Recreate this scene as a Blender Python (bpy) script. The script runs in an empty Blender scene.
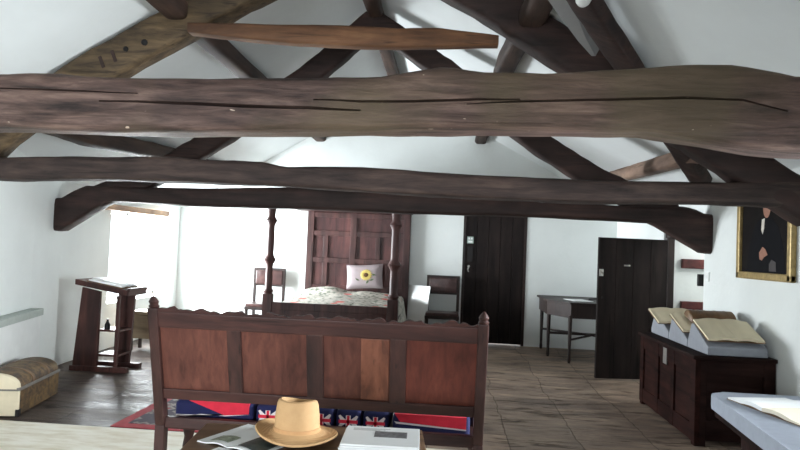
import bpy, bmesh, math, random
from mathutils import Vector, Matrix, noise as mn
random.seed(7)
PI = math.pi
SC = bpy.context.scene
COL = SC.collection
R = math.radians

# ------------------------------------------------------------------ materials
def lin(c):
    return tuple(((v/255)/12.92 if v/255 <= .04045 else ((v/255+.055)/1.055)**2.4) for v in c) + (1,)

def base_mat(name):
    m = bpy.data.materials.new(name); m.use_nodes = True
    nt = m.node_tree; b = nt.nodes['Principled BSDF']
    return m, nt, b

def _coord(nt, scale, rot=(0, 0, 0)):
    tc = nt.nodes.new('ShaderNodeTexCoord'); mp = nt.nodes.new('ShaderNodeMapping')
    mp.inputs['Scale'].default_value = scale; mp.inputs['Rotation'].default_value = rot
    nt.links.new(tc.outputs['Object'], mp.inputs['Vector']); return mp

def _noise(nt, mp, sc, det=5, rough=.6, dist=0):
    n = nt.nodes.new('ShaderNodeTexNoise')
    n.inputs['Scale'].default_value = sc; n.inputs['Detail'].default_value = det
    n.inputs['Roughness'].default_value = rough; n.inputs['Distortion'].default_value = dist
    nt.links.new(mp.outputs[0], n.inputs['Vector']); return n

def _ramp(nt, src, stops):
    r = nt.nodes.new('ShaderNodeValToRGB'); e = r.color_ramp.elements
    while len(e) < len(stops): e.new(.5)
    for el, (p, c) in zip(e, stops): el.position = p; el.color = c
    nt.links.new(src, r.inputs[0]); return r

def _mix(nt, a, b, fac, mode='MIX'):
    mx = nt.nodes.new('ShaderNodeMix'); mx.data_type = 'RGBA'; mx.blend_type = mode
    if isinstance(fac, float): mx.inputs[0].default_value = fac
    else: nt.links.new(fac, mx.inputs[0])
    for s, i in ((a, 6), (b, 7)):
        if isinstance(s, tuple): mx.inputs[i].default_value = s
        else: nt.links.new(s, mx.inputs[i])
    return mx.outputs[2]

def _bump(nt, b, h, st, d=.02):
    bp = nt.nodes.new('ShaderNodeBump'); bp.inputs['Strength'].default_value = st
    bp.inputs['Distance'].default_value = d
    nt.links.new(h, bp.inputs['Height']); nt.links.new(bp.outputs[0], b.inputs['Normal'])

def wood(name, dark, mid, light, axis='X', rough=.6, grain=9, bump=.4, specks=False, patch=None, spec=.35, streak=.8):
    m, nt, b = base_mat(name)
    s = {'X': (.12, 1, 1), 'Y': (1, .12, 1), 'Z': (1, 1, .12)}[axis]
    mp = _coord(nt, s)
    n = _noise(nt, mp, grain, 7, .65, .4)
    r = _ramp(nt, n.outputs[0], [(.3, lin(dark)), (.52, lin(mid)), (.75, lin(light))])
    mp2 = _coord(nt, (1, 1, 1)); n2 = _noise(nt, mp2, 1.6, 3)
    r2 = _ramp(nt, n2.outputs[0], [(.35, (.62, .6, .6, 1)), (.65, (1.18, 1.15, 1.1, 1))])
    c = _mix(nt, r.outputs[0], r2.outputs[0], 1.0, 'MULTIPLY')
    mp3 = _coord(nt, tuple(v*(.35 if v < 1 else 1) for v in s)); n3 = _noise(nt, mp3, 22, 3, .5)
    r3 = _ramp(nt, n3.outputs[0], [(.30, (.25, .22, .2, 1)), (.38, (1, 1, 1, 1))])
    c = _mix(nt, c, r3.outputs[0], streak, 'MULTIPLY')
    if patch:
        n5 = _noise(nt, mp2, 1.1, 2); r5 = _ramp(nt, n5.outputs[0], [(.48, (0, 0, 0, 1)), (.62, (1, 1, 1, 1))])
        c = _mix(nt, c, _mix(nt, c, lin(patch), .65), r5.outputs[0])
    if specks:
        mp4 = _coord(nt, (.45, 1, 1)); n4 = _noise(nt, mp4, 30, 2, .5)
        r4 = _ramp(nt, n4.outputs[0], [(.745, (0, 0, 0, 1)), (.765, (1, 1, 1, 1))])
        c = _mix(nt, c, lin((205, 185, 165)), r4.outputs[0])
    nt.links.new(c, b.inputs['Base Color'])
    b.inputs['Roughness'].default_value = rough
    b.inputs['Specular IOR Level'].default_value = spec
    _bump(nt, b, n.outputs[0], bump)
    return m

def plain(name, c, rough=.6, var=.12, sc=6, metal=0., bump=0., spec=.4):
    m, nt, b = base_mat(name)
    mp = _coord(nt, (1, 1, 1)); n = _noise(nt, mp, sc, 4)
    l = lin(c)
    r = _ramp(nt, n.outputs[0], [(.3, tuple(v*(1-var) for v in l[:3])+(1,)), (.7, tuple(min(1, v*(1+var)) for v in l[:3])+(1,))])
    nt.links.new(r.outputs[0], b.inputs['Base Color'])
    b.inputs['Roughness'].default_value = rough; b.inputs['Metallic'].default_value = metal
    b.inputs['Specular IOR Level'].default_value = spec
    if bump: _bump(nt, b, n.outputs[0], bump)
    return m

M = {}
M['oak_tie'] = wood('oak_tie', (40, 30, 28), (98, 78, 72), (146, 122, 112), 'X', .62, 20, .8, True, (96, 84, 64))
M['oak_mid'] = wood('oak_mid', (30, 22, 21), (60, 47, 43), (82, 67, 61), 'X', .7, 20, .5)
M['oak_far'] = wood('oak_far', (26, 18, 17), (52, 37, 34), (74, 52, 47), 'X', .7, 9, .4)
M['oak_rafter'] = wood('oak_rafter', (44, 35, 26), (88, 73, 54), (116, 97, 72), 'X', .7, 14, .6)
M['oak_collar'] = wood('oak_collar', (62, 41, 29), (112, 78, 54), (140, 104, 74), 'X', .65, 8, .3)
M['oak_purlin'] = wood('oak_purlin', (34, 25, 21), (64, 47, 39), (88, 68, 56), 'Y', .7, 8, .4)
M['oak_pale'] = wood('oak_pale', (88, 68, 57), (136, 112, 97), (160, 138, 120), 'Y', .7, 8, .3)
M['oak_dark'] = wood('oak_dark', (22, 16, 15), (44, 31, 28), (58, 42, 38), 'Z', .5, 9, .2)
M['settle'] = wood('settle', (38, 22, 21), (72, 43, 39), (92, 58, 51), 'X', .5, 10, .15)
M['settle_v'] = wood('settle_v', (34, 20, 19), (64, 39, 35), (84, 53, 47), 'Z', .5, 10, .15)
M['settle_panel'] = wood('settle_panel', (78, 46, 40), (100, 61, 52), (116, 72, 62), 'Z', .45, 20, .12, spec=.25, streak=.35)
M['settle_panel_red'] = wood('settle_panel_red', (76, 39, 33), (98, 51, 42), (114, 63, 51), 'Z', .45, 20, .12, spec=.25, streak=.35)
M['bed'] = wood('bed', (38, 24, 23), (72, 47, 45), (94, 63, 60), 'Z', .5, 9, .15)
M['bed_panel'] = wood('bed_panel', (42, 24, 24), (78, 48, 47), (102, 66, 63), 'Z', .5, 9, .1)
M['door'] = wood('door', (18, 14, 14), (35, 28, 27), (48, 39, 37), 'Z', .6, 8, .25, spec=.15)
M['chest'] = wood('chest', (22, 11, 9), (40, 21, 18), (56, 31, 26), 'Y', .7, 14, .15, spec=.05)
M['chest_end'] = wood('chest_end', (22, 14, 13), (38, 25, 23), (52, 35, 32), 'X', .7, 9, .15, spec=.05)
M['lectern'] = wood('lectern', (40, 22, 20), (74, 44, 40), (96, 60, 54), 'Z', .5, 9, .15)
M['table'] = wood('table', (76, 56, 40), (118, 92, 68), (146, 118, 88), 'X', .45, 9, .1)
M['redrail'] = wood('redrail', (52, 22, 21), (84, 38, 36), (104, 52, 48), 'Y', .6, 9, .2)
M['palebox'] = wood('palebox', (120, 104, 84), (156, 138, 114), (176, 158, 132), 'X', .6, 9, .1)
M['lintel'] = wood('lintel', (130, 102, 80), (172, 142, 116), (196, 168, 140), 'Y', .7, 8, .2)
M['iron'] = plain('iron', (38, 36, 36), .5, .2, 20, .6)
M['steel'] = plain('steel', (190, 188, 182), .35, .1, 20, .9)
M['white_paint'] = plain('white_paint', (226, 228, 226), .5, .04)
M['white_gloss'] = plain('white_gloss', (232, 234, 233), .3, .03)
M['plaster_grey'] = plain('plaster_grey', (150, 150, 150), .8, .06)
M['foam'] = plain('foam', (138, 141, 148), .9, .07, 14)
M['pad'] = plain('pad', (158, 165, 178), .9, .06, 12)
M['paper'] = plain('paper', (232, 224, 204), .7, .05, 5)
M['paper_white'] = plain('paper_white', (236, 238, 238), .45, .03, 5)
M['paper_cream'] = plain('paper_cream', (222, 208, 178), .75, .06, 6)
M['paper_aged'] = plain('paper_aged', (226, 214, 184), .75, .05, 6)
M['leather_brown'] = plain('leather_brown', (104, 76, 48), .5, .35, 10, bump=.2)
M['leather_dark'] = plain('leather_dark', (64, 44, 42), .3, .5, 9, bump=.4)
M['photo_dark'] = plain('photo_dark', (58, 66, 64), .35, .8, 28)
M['photo_grey'] = plain('photo_grey', (112, 112, 114), .4, .5, 60)
M['photo_green'] = plain('photo_green', (150, 160, 140), .4, .6, 40)
M['ink'] = plain('ink', (120, 120, 120), .6, .1)
M['red'] = plain('red', (214, 44, 66), .85, .1, 20)
M['blue'] = plain('blue', (26, 30, 74), .85, .1, 20)
M['cloth_white'] = plain('cloth_white', (232, 222, 222), .85, .04, 20)
M['straw_band'] = plain('straw_band', (196, 152, 106), .8, .06, 30)
M['gold'] = plain('gold', (158, 136, 90), .4, .25, 30, .35, .2)
M['canvas'] = plain('canvas', (20, 16, 15), .7, .4, 5, spec=.08)
M['skin'] = plain('skin', (150, 104, 84), .6, .1, 20)
M['coat'] = plain('coat', (15, 15, 19), .7, .2, 10, spec=.08)
M['cravat'] = plain('cravat', (205, 198, 186), .6, .08, 20)
M['sleeve'] = plain('sleeve', (54, 48, 48), .6, .15, 20)
M['cloth_shadowless'] = plain('pillow_cloth', (160, 148, 150), .9, .05, 8)
M['yellow'] = plain('yellow', (212, 190, 108), .8, .08, 30)
M['seed'] = plain('seed', (86, 60, 34), .9, .2, 30)
M['leaf'] = plain('leaf', (84, 100, 70), .9, .2, 30)
M['mattress'] = plain('mattress', (206, 196, 182), .9, .05, 8)
M['grille'] = plain('grille', (168, 176, 170), .6, .06, 20)
M['trunk_end'] = plain('trunk_end', (208, 196, 170), .8, .08, 8)
M['strap'] = plain('strap', (108, 104, 100), .55, .15, 20)
M['lamp_glass'] = plain('lamp_glass', (238, 238, 240), .25, .02)

# plaster
def plaster(name, c, bump=.25):
    m, nt, b = base_mat(name)
    mp = _coord(nt, (1, 1, 1)); n = _noise(nt, mp, 1.3, 4); n2 = _noise(nt, mp, 18, 5)
    l = lin(c)
    r = _ramp(nt, n.outputs[0], [(.3, tuple(v*.93 for v in l[:3])+(1,)), (.7, l)])
    nt.links.new(r.outputs[0], b.inputs['Base Color']); b.inputs['Roughness'].default_value = .9
    b.inputs['Specular IOR Level'].default_value = .15
    a = nt.nodes.new('ShaderNodeMath'); a.operation = 'MULTIPLY_ADD'; a.inputs[1].default_value = .15
    nt.links.new(n2.outputs[0], a.inputs[0]); nt.links.new(n.outputs[0], a.inputs[2])
    _bump(nt, b, a.outputs[0], bump, .05)
    return m
M['plaster'] = plaster('plaster', (226, 230, 228))
M['plaster_roof'] = plaster('plaster_roof', (222, 226, 226), .2)

# old wide floorboards
def floorboards():
    m, nt, b = base_mat('floorboards')
    mp = _coord(nt, (1, 1, 1), (0, 0, R(90)))
    w = _noise(nt, _coord(nt, (1, 1, 1)), 1.1, 3)
    mv = _mix(nt, mp.outputs[0], w.outputs['Color'], .22, 'ADD')
    br = nt.nodes.new('ShaderNodeTexBrick')
    br.inputs['Scale'].default_value = 1; br.inputs['Brick Width'].default_value = 2.3
    br.inputs['Row Height'].default_value = .62; br.inputs['Mortar Size'].default_value = .006
    br.inputs['Mortar Smooth'].default_value = .4; br.inputs['Bias'].default_value = 0
    br.offset = .37
    br.inputs['Color1'].default_value = lin((158, 142, 130)); br.inputs['Color2'].default_value = lin((138, 126, 117))
    br.inputs['Mortar'].default_value = lin((104, 92, 84))
    nt.links.new(mv, br.inputs['Vector'])
    n = _noise(nt, _coord(nt, (.45, 1.3, 1)), 5.5, 7, .65, .6)
    r = _ramp(nt, n.outputs[0], [(.30, (.34, .31, .29, 1)), (.42, (.86, .83, .8, 1)), (.55, (1.0, .97, .93, 1)), (.72, (1.35, 1.28, 1.18, 1))])
    c = _mix(nt, br.outputs['Color'], r.outputs[0], 1., 'MULTIPLY')
    n2 = _noise(nt, _coord(nt, (.5, 1.5, 1)), 1.7, 4, .6, .5)
    r2 = _ramp(nt, n2.outputs[0], [(.38, (.62, .6, .6, 1)), (.6, (1.1, 1.08, 1.04, 1))])
    c = _mix(nt, c, r2.outputs[0], 1., 'MULTIPLY')
    n6 = _noise(nt, _coord(nt, (.55, 2.6, 1)), 2.6, 5, .6, 1.2)
    r6 = _ramp(nt, n6.outputs[0], [(.36, (.3, .27, .25, 1)), (.44, (1, 1, 1, 1)), (.62, (1, 1, 1, 1)), (.72, (1.25, 1.22, 1.16, 1))])
    c = _mix(nt, c, r6.outputs[0], .85, 'MULTIPLY')
    # floor colour darkened towards the window side to tone down the light there
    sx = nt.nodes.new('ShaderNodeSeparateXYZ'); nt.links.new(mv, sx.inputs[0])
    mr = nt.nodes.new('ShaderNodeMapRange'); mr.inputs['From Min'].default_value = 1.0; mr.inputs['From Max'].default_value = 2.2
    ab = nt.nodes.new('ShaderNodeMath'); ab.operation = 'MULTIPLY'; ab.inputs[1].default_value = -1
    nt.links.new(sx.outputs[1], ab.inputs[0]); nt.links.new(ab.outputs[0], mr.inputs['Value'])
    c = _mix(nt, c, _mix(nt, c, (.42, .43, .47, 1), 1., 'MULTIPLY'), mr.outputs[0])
    nt.links.new(c, b.inputs['Base Color'])
    b.inputs['Specular IOR Level'].default_value = .06
    rr = _ramp(nt, n2.outputs[0], [(.3, (.36, .36, .36, 1)), (.7, (.62, .62, .62, 1))])
    nt.links.new(rr.outputs[0], b.inputs['Roughness'])
    h = _mix(nt, n.outputs['Color'], br.outputs['Color'], .5)
    _bump(nt, b, h, .8, .04)
    return m
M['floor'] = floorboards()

def matting():
    m, nt, b = base_mat('pale_matting')
    n = _noise(nt, _coord(nt, (1, 3.5, 1)), 3, 6, .65)
    r = _ramp(nt, n.outputs[0], [(.3, lin((206, 194, 170))), (.55, lin((232, 226, 212))), (.8, lin((240, 238, 230)))])
    nt.links.new(r.outputs[0], b.inputs['Base Color']); b.inputs['Roughness'].default_value = .85
    _bump(nt, b, n.outputs[0], .2, .01)
    return m
M['matting'] = matting()

def straw():
    m, nt, b = base_mat('straw')
    w = nt.nodes.new('ShaderNodeTexWave'); w.bands_direction = 'Z'; w.inputs['Scale'].default_value = 110
    w.inputs['Distortion'].default_value = .6
    nt.links.new(_coord(nt, (1, 1, 1)).outputs[0], w.inputs['Vector'])
    n = _noise(nt, _coord(nt, (1, 1, 1)), 40, 4)
    mx = _mix(nt, w.outputs['Color'], n.outputs['Color'], .5)
    r = _ramp(nt, mx, [(.2, lin((192, 150, 104))), (.6, lin((208, 168, 120))), (.9, lin((218, 182, 136)))])
    nt.links.new(r.outputs[0], b.inputs['Base Color']); b.inputs['Roughness'].default_value = .8
    _bump(nt, b, mx, .25, .003)
    return m
M['straw'] = straw()

def quilt_mat():
    m, nt, b = base_mat('floral_quilt')
    mp = _coord(nt, (1, 1, 1))
    n = _noise(nt, mp, 16, 3, .5)
    v = nt.nodes.new('ShaderNodeTexVoronoi'); v.inputs['Scale'].default_value = 3.2
    nt.links.new(mp.outputs[0], v.inputs['Vector'])
    r = _ramp(nt, n.outputs[0], [(.40, lin((104, 112, 98))), (.47, lin((178, 174, 163))), (.7, lin((196, 191, 180)))])
    r2 = _ramp(nt, v.outputs['Distance'], [(.17, (1, 1, 1, 1)), (.24, (0, 0, 0, 1))])
    c = _mix(nt, r.outputs[0], lin((196, 92, 82)), r2.outputs[0])
    nt.links.new(c, b.inputs['Base Color']); b.inputs['Roughness'].default_value = .9
    return m
M['quilt'] = quilt_mat()

def rug_mat():
    m, nt, b = base_mat('rug_field')
    v = nt.nodes.new('ShaderNodeTexVoronoi'); v.inputs['Scale'].default_value = 9; v.distance = 'MANHATTAN'
    nt.links.new(_coord(nt, (1, 1, 1)).outputs[0], v.inputs['Vector'])
    r = _ramp(nt, v.outputs['Distance'], [(.15, lin((150, 52, 56))), (.35, lin((92, 84, 88))), (.6, lin((150, 140, 134))), (.8, lin((70, 62, 72)))])
    nt.links.new(r.outputs[0], b.inputs['Base Color']); b.inputs['Roughness'].default_value = .95
    return m
M['rug'] = rug_mat()
M['rug_red'] = plain('rug_red', (158, 66, 72), .95, .15, 18)

def trunk_mat():
    m, nt, b = base_mat('worn_hide')
    n = _noise(nt, _coord(nt, (1, 1, 1)), 13, 6, .7, .3)
    r = _ramp(nt, n.outputs[0], [(.32, lin((34, 26, 18))), (.45, lin((74, 55, 33))), (.58, lin((104, 80, 46))), (.75, lin((128, 104, 70)))])
    nt.links.new(r.outputs[0], b.inputs['Base Color']); b.inputs['Roughness'].default_value = .65
    _bump(nt, b, n.outputs[0], .3, .01)
    return m
M['trunk'] = trunk_mat()

def glass():
    m, nt, b = base_mat('window_glass')
    nt.nodes.remove(b); out = nt.nodes['Material Output']
    t = nt.nodes.new('ShaderNodeBsdfTransparent'); g = nt.nodes.new('ShaderNodeBsdfGlossy')
    g.inputs['Roughness'].default_value = .02
    mx = nt.nodes.new('ShaderNodeMixShader'); mx.inputs[0].default_value = .06
    nt.links.new(t.outputs[0], mx.inputs[1]); nt.links.new(g.outputs[0], mx.inputs[2])
    nt.links.new(mx.outputs[0], out.inputs[0]); return m
M['glass'] = glass()

# ------------------------------------------------------------------ mesh helpers
class MB:
    def __init__(s): s.bm = bmesh.new()
    def _tf(s, vs, mat):
        if mat is not None: bmesh.ops.transform(s.bm, matrix=mat, verts=vs)
    def box(s, x0, x1, y0, y1, z0, z1, bev=0., mat=None, seg=2):
        r = bmesh.ops.create_cube(s.bm, size=1)
        vs = r['verts']
        for v in vs:
            v.co = Vector((x0 if v.co.x < 0 else x1, y0 if v.co.y < 0 else y1, z0 if v.co.z < 0 else z1))
        if bev:
            es = list({e for v in vs for e in v.link_edges})
            q = bmesh.ops.bevel(s.bm, geom=es, offset=bev, segments=seg, affect='EDGES', profile=.6)
            vs = list(set(q['verts']) | {v for f in q['faces'] for v in f.verts} | {v for v in vs if v.is_valid})
            vs = [v for v in vs if v.is_valid]
            fl = set()
            stack = list(vs)
            seen = set(vs)
            while stack:
                v = stack.pop()
                for e in v.link_edges:
                    o = e.other_vert(v)
                    if o not in seen: seen.add(o); stack.append(o)
            vs = list(seen)
        s._tf(vs, mat); return s
    def loft(s, rings, cap=True, close=True):
        rr = [[s.bm.verts.new(p) for p in ring] for ring in rings]
        n = len(rr[0])
        for a, b in zip(rr, rr[1:]):
            for i in range(n if close else n-1):
                j = (i+1) % n
                s.bm.faces.new((a[i], a[j], b[j], b[i]))
        if cap:
            s.bm.faces.new(list(reversed(rr[0]))); s.bm.faces.new(rr[-1])
        return s
    def lathe(s, prof, n=20, mat=None, c=(0, 0)):
        rings = []
        for r, z in prof:
            r = max(r, .0005)
            ring = [Vector((c[0]+r*math.cos(2*PI*i/n), c[1]+r*math.sin(2*PI*i/n), z)) for i in range(n)]
            if mat is not None: ring = [mat @ p for p in ring]
            rings.append(ring)
        return s.loft(rings)
    def prism(s, poly, h0, h1, plane='XY', bev=0.):
        def P(a, b, h):
            return Vector((a, b, h)) if plane == 'XY' else (Vector((a, h, b)) if plane == 'XZ' else Vector((h, a, b)))
        A = [s.bm.verts.new(P(a, b, h0)) for a, b in poly]; B = [s.bm.verts.new(P(a, b, h1)) for a, b in poly]
        n = len(poly)
        fs = [s.bm.faces.new(A), s.bm.faces.new(B)]
        for i in range(n): fs.append(s.bm.faces.new((A[i], A[(i+1) % n], B[(i+1) % n], B[i])))
        if bev:
            es = list({e for f in fs for e in f.edges})
            bmesh.ops.bevel(s.bm, geom=es, offset=bev, segments=2, affect='EDGES', profile=.6)
        return s
    def tube(s, pts, r, n=8, rs=None):
        pts = [Vector(p) for p in pts]; rings = []
        up = None
        for i, p in enumerate(pts):
            t = (pts[min(i+1, len(pts)-1)] - pts[max(i-1, 0)]).normalized()
            if up is None: up = Vector((0, 0, 1)) if abs(t.z) < .9 else Vector((1, 0, 0))
            u = t.cross(up).normalized(); w = u.cross(t).normalized()
            q = rs[i] if rs else r
            rings.append([p + q*(math.cos(2*PI*k/n)*u + math.sin(2*PI*k/n)*w) for k in range(n)])
        return s.loft(rings)
    def grid(s, f, nu, nv, thick=None):
        V = [[s.bm.verts.new(f(i/nu, j/nv)) for j in range(nv+1)] for i in range(nu+1)]
        for i in range(nu):
            for j in range(nv):
                s.bm.faces.new((V[i][j], V[i+1][j], V[i+1][j+1], V[i][j+1]))
        if thick:
            bmesh.ops.recalc_face_normals(s.bm, faces=s.bm.faces[:])
            bmesh.ops.solidify(s.bm, geom=s.bm.faces[:], thickness=thick)
        return s
    def each(s, fn):
        for v in s.bm.verts: v.co = Vector(fn(v.co))
        return s
    def build(s, name, mat, parent=None, smooth=False, loc=None):
        bmesh.ops.recalc_face_normals(s.bm, faces=s.bm.faces[:])
        if loc is not None:
            for v in s.bm.verts: v.co -= Vector(loc)
        me = bpy.data.meshes.new(name); s.bm.to_mesh(me); s.bm.free()
        for p in me.polygons: p.use_smooth = smooth
        if smooth: me.set_sharp_from_angle(angle=R(42))
        o = bpy.data.objects.new(name, me); COL.objects.link(o)
        if mat is not None: me.materials.append(mat)
        if parent is not None: o.parent = parent
        if loc is not None: o.location = loc
        return o

def tag(o, label=None, cat=None, group=None, kind=None):
    if label: o['label'] = label
    if cat: o['category'] = cat
    if group: o['group'] = group
    if kind: o['kind'] = kind
    return o
def thing(name, label, cat, loc=(0, 0, 0), rz=0, group=None):
    o = bpy.data.objects.new(name, None); COL.objects.link(o); o.empty_display_size = .1
    o.location = loc; o.rotation_euler = (0, 0, rz)
    return tag(o, label, cat, group)
def dup(root, loc, rz, label=None):
    r = root.copy(); COL.objects.link(r); r.location = loc; r.rotation_euler = (0, 0, rz)
    if label: r['label'] = label
    for ch in list(root.children):
        c = ch.copy(); COL.objects.link(c); c.parent = r
        for g in ch.children:
            d = g.copy(); COL.objects.link(d); d.parent = c
    return r

def sring(c, a, b, ha, hb, n=20, p=5.):
    out = []
    for i in range(n):
        t = 2*PI*(i+.5)/n; ct, st = math.cos(t), math.sin(t)
        out.append(c + a*(ha*math.copysign(abs(ct)**(2/p), ct)) + b*(hb*math.copysign(abs(st)**(2/p), st)))
    return out

def interp(st, t):
    n = len(st)-1; i = min(int(t*n), n-1); f = t*n-i
    return [a+(b-a)*f for a, b in zip(st[i], st[i+1])]

def timber(name, st, mat, label, cat, group=None, n=40, wob=.012, seed=0, horizontal=False, p=5., ddir=(0, 1, 0)):
    """st: (x, y, z, width across, depth) along a bent, waney timber"""
    # resample by arc length
    L = [0]
    for a, b in zip(st, st[1:]): L.append(L[-1] + (Vector(b[:3])-Vector(a[:3])).length)
    def at(d):
        for i in range(len(st)-1):
            if d <= L[i+1] or i == len(st)-2:
                f = (d-L[i])/(L[i+1]-L[i]); return [a+(b-a)*f for a, b in zip(st[i], st[i+1])]
    S = [at(L[-1]*i/n) for i in range(n+1)]
    for _ in range(2 if not horizontal else 0):
        T = [S[0]] + [[.25*a+.5*b+.25*c for a, b, c in zip(S[i-1], S[i], S[i+1])] for i in range(1, n)] + [S[-1]]
        S = T
    rings = []
    for i, q in enumerate(S):
        c = Vector(q[:3])
        t = (Vector(S[min(i+1, n)][:3]) - Vector(S[max(i-1, 0)][:3])).normalized()
        d = Vector(ddir); d = (d - t*t.dot(d)).normalized()
        if horizontal: t = Vector((1, 0, 0)); d = Vector((0, 1, 0))
        u = t.cross(d).normalized()
        ring = sring(c, u, d, q[3]/2, q[4]/2, 20, p)
        out = []
        for k, v in enumerate(ring):
            o = (v-c)
            nz = mn.noise(Vector((v.x*2.2+seed*7, v.y*9, v.z*9))) + .5*mn.noise(Vector((v.x*6+seed*3, v.y*20, v.z*20)))
            out.append(c + o + o.normalized()*nz*wob)
        rings.append(out)
    m = MB(); m.loft(rings)
    mid = Vector(S[n//2][:3])
    o = m.build(name, mat, None, True, loc=mid)
    return tag(o, label, cat, group)

def cut(o, cutters):
    for c in cutters:
        md = o.modifiers.new('cut', 'BOOLEAN'); md.object = c; md.operation = 'DIFFERENCE'; md.solver = 'EXACT'
    dg = bpy.context.evaluated_depsgraph_get()
    me = bpy.data.meshes.new_from_object(o.evaluated_get(dg))
    o.modifiers.clear(); old = o.data; o.data = me; bpy.data.meshes.remove(old)
    for c in cutters:
        d = c.data; bpy.data.objects.remove(c); bpy.data.meshes.remove(d)

# ------------------------------------------------------------------ camera (eye 1.55 m, near the end of the chamber)
H, FPX, VP, ROLL = 1.55, 640., (450, 250), R(2.2)
v = Vector((VP[0]-400, -(VP[1]-225), -FPX)).normalized()
u = Vector((math.sin(ROLL), math.cos(ROLL), 0)); u = (u - v*u.dot(v)).normalized()
x = v.cross(u)
cam = bpy.data.cameras.new('camera'); co = bpy.data.objects.new('camera', cam); COL.objects.link(co)
co.matrix_world = Matrix.Translation((0, 0, H)) @ Matrix((x, v, u)).to_4x4()
cam.sensor_width = 36; cam.lens = 36*FPX/800; cam.clip_start = .05
SC.camera = co

# ------------------------------------------------------------------ the room
def struct(name, mb, mat, parent=None, smooth=False):
    o = mb.build(name, mat, parent, smooth)
    if parent is None: o['kind'] = 'structure'
    return o
XR, YF, YB = 2.744, 10.85, -2.6
def xl(y):   # the left wall bows outwards
    P = [(-2.6, -3.3), (2, -3.55), (5.0, -4.0), (6.5, -4.42), (7.2, -4.56), (8.3, -4.65), (10.85, -4.72)]
    for (a, b), (c, d) in zip(P, P[1:]):
        if y <= c: return b+(d-b)*(y-a)/(c-a)
    return P[-1][1]
zL = lambda X: 4.87+.588*X
zR = lambda X: 3.81-.543*X
XA = -.937; ZA = zL(XA)

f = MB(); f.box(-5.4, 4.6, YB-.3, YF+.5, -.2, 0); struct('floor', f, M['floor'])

def wall_piece(mb, y0, y1, z0, z1f, n=1):
    for i in range(n):
        a, b = y0+(y1-y0)*i/n, y0+(y1-y0)*(i+1)/n
        pts = [(xl(a), a), (xl(b), b), (xl(b)-.42, b), (xl(a)-.42, a)]
        A = [mb.bm.verts.new((px, py, z0)) for px, py in pts]
        B = [mb.bm.verts.new((px, py, z1f(px if k < 2 else pts[1-(k-2)][0]))) for k, (px, py) in enumerate(pts)]
        mb.bm.faces.new(A); mb.bm.faces.new(B)
        for k in range(4): mb.bm.faces.new((A[k], A[(k+1) % 4], B[(k+1) % 4], B[k]))
WY0, WY1, WZ0, WZ1 = 8.45, 10.45, .62, 1.93
top = lambda X: zL(X)+.03
w = MB()
for a, b in ((YB, 2), (2, 5), (5, 6.5), (6.5, 7.2), (7.2, 8.3), (8.3, WY0)): wall_piece(w, a, b, 0, top, 4)
wall_piece(w, WY0, WY1, 0, lambda X: WZ0); wall_piece(w, WY0, WY1, WZ1, top); wall_piece(w, WY1, YF, 0, top)
struct('wall_left', w, M['plaster'])

# right wall: window near the camera end, doorway beyond the chest
DY0, DY1, DZ = 7.17, 8.5, 1.9
VY0, VY1, VZ0, VZ1 = 2.75, 4.6, .8, 1.98
zt = zR(XR)+.03
w = MB()
w.box(XR, XR+.4, YB, VY0, 0, zt); w.box(XR, XR+.4, VY0, VY1, 0, VZ0); w.box(XR, XR+.4, VY0, VY1, VZ1, zt)
w.box(XR, XR+.4, VY1, DY0, 0, zt); w.box(XR, XR+.4, DY0, DY1, DZ, zt); w.box(XR, XR+.4, DY1, YF, 0, zt)
struct('wall_right', w, M['plaster'])

# gable walls
def gable(mb, y0, y1, holes):
    xs = sorted({-5.2, XA, 3.2} | {h for q in holes for h in q[:2]})
    zz = lambda X: (zL(X) if X < XA else zR(X))+.1
    for a, b in zip(xs, xs[1:]):
        h = [q for q in holes if q[0] <= a and b <= q[1]]
        spans = [(0, None)] if not h else ([(0, h[0][2])] if h[0][2] > 0 else []) + [(h[0][3], None)]
        for z0, z1 in spans:
            za, zb = (z1, z1) if z1 is not None else (zz(a), zz(b))
            mb.prism([(a, z0), (b, z0), (b, zb), (a, za)], y0, y1, 'XZ')
w = MB(); gable(w, YF, YF+.35, [(.215, 1.275, 0, 2.17)]); struct('wall_far', w, M['plaster'])
BX0, BX1, BZ0, BZ1 = -2.6, -.8, .7, 1.75
w = MB(); gable(w, YB-.35, YB, [(BX0, BX1, BZ0, BZ1)]); struct('wall_near', w, M['plaster'])
# sloping plastered roof
c = MB(); c.prism([(-5.1, zL(-5.1)), (XA, ZA), (XA, ZA+.15), (-5.1, zL(-5.1)+.15)], YB-.3, YF+.3, 'XZ'); struct('ceiling_left', c, M['plaster_roof'])
c = MB(); c.prism([(3.2, zR(3.2)), (XA, ZA), (XA, ZA+.15), (3.2, zR(3.2)+.15)], YB-.3, YF+.3, 'XZ'); struct('ceiling_right', c, M['plaster_roof'])

def window(name, axis, fixed, a0, a1, z0, z1, nm=3):
    fr = MB()
    def bx(p0, p1, q0, q1, m=fr, t=.03):
        if axis == 'X': m.box(fixed-t, fixed+t, p0, p1, q0, q1)
        else: m.box(p0, p1, fixed-t, fixed+t, q0, q1)
    e = .05
    bx(a0, a1, z0, z0+e); bx(a0, a1, z1-e, z1); bx(a0, a0+e, z0, z1); bx(a1-e, a1, z0, z1)
    for i in range(1, nm):
        c_ = a0+(a1-a0)*i/nm; bx(c_-.025, c_+.025, z0, z1)
    o = struct(name, fr, M['white_paint'])
    for i in range(nm):
        p = MB(); bx(a0+(a1-a0)*i/nm+.02, a0+(a1-a0)*(i+1)/nm-.02, z0+.02, z1-.02, p, .004)
        p.build('window_pane', M['glass'], o)
    return o
window('window_1', 'X', -4.98, WY0, WY1, WZ0, WZ1, 4)
window('window_2', 'X', XR+.33, VY0, VY1, VZ0, VZ1, 3)
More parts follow.
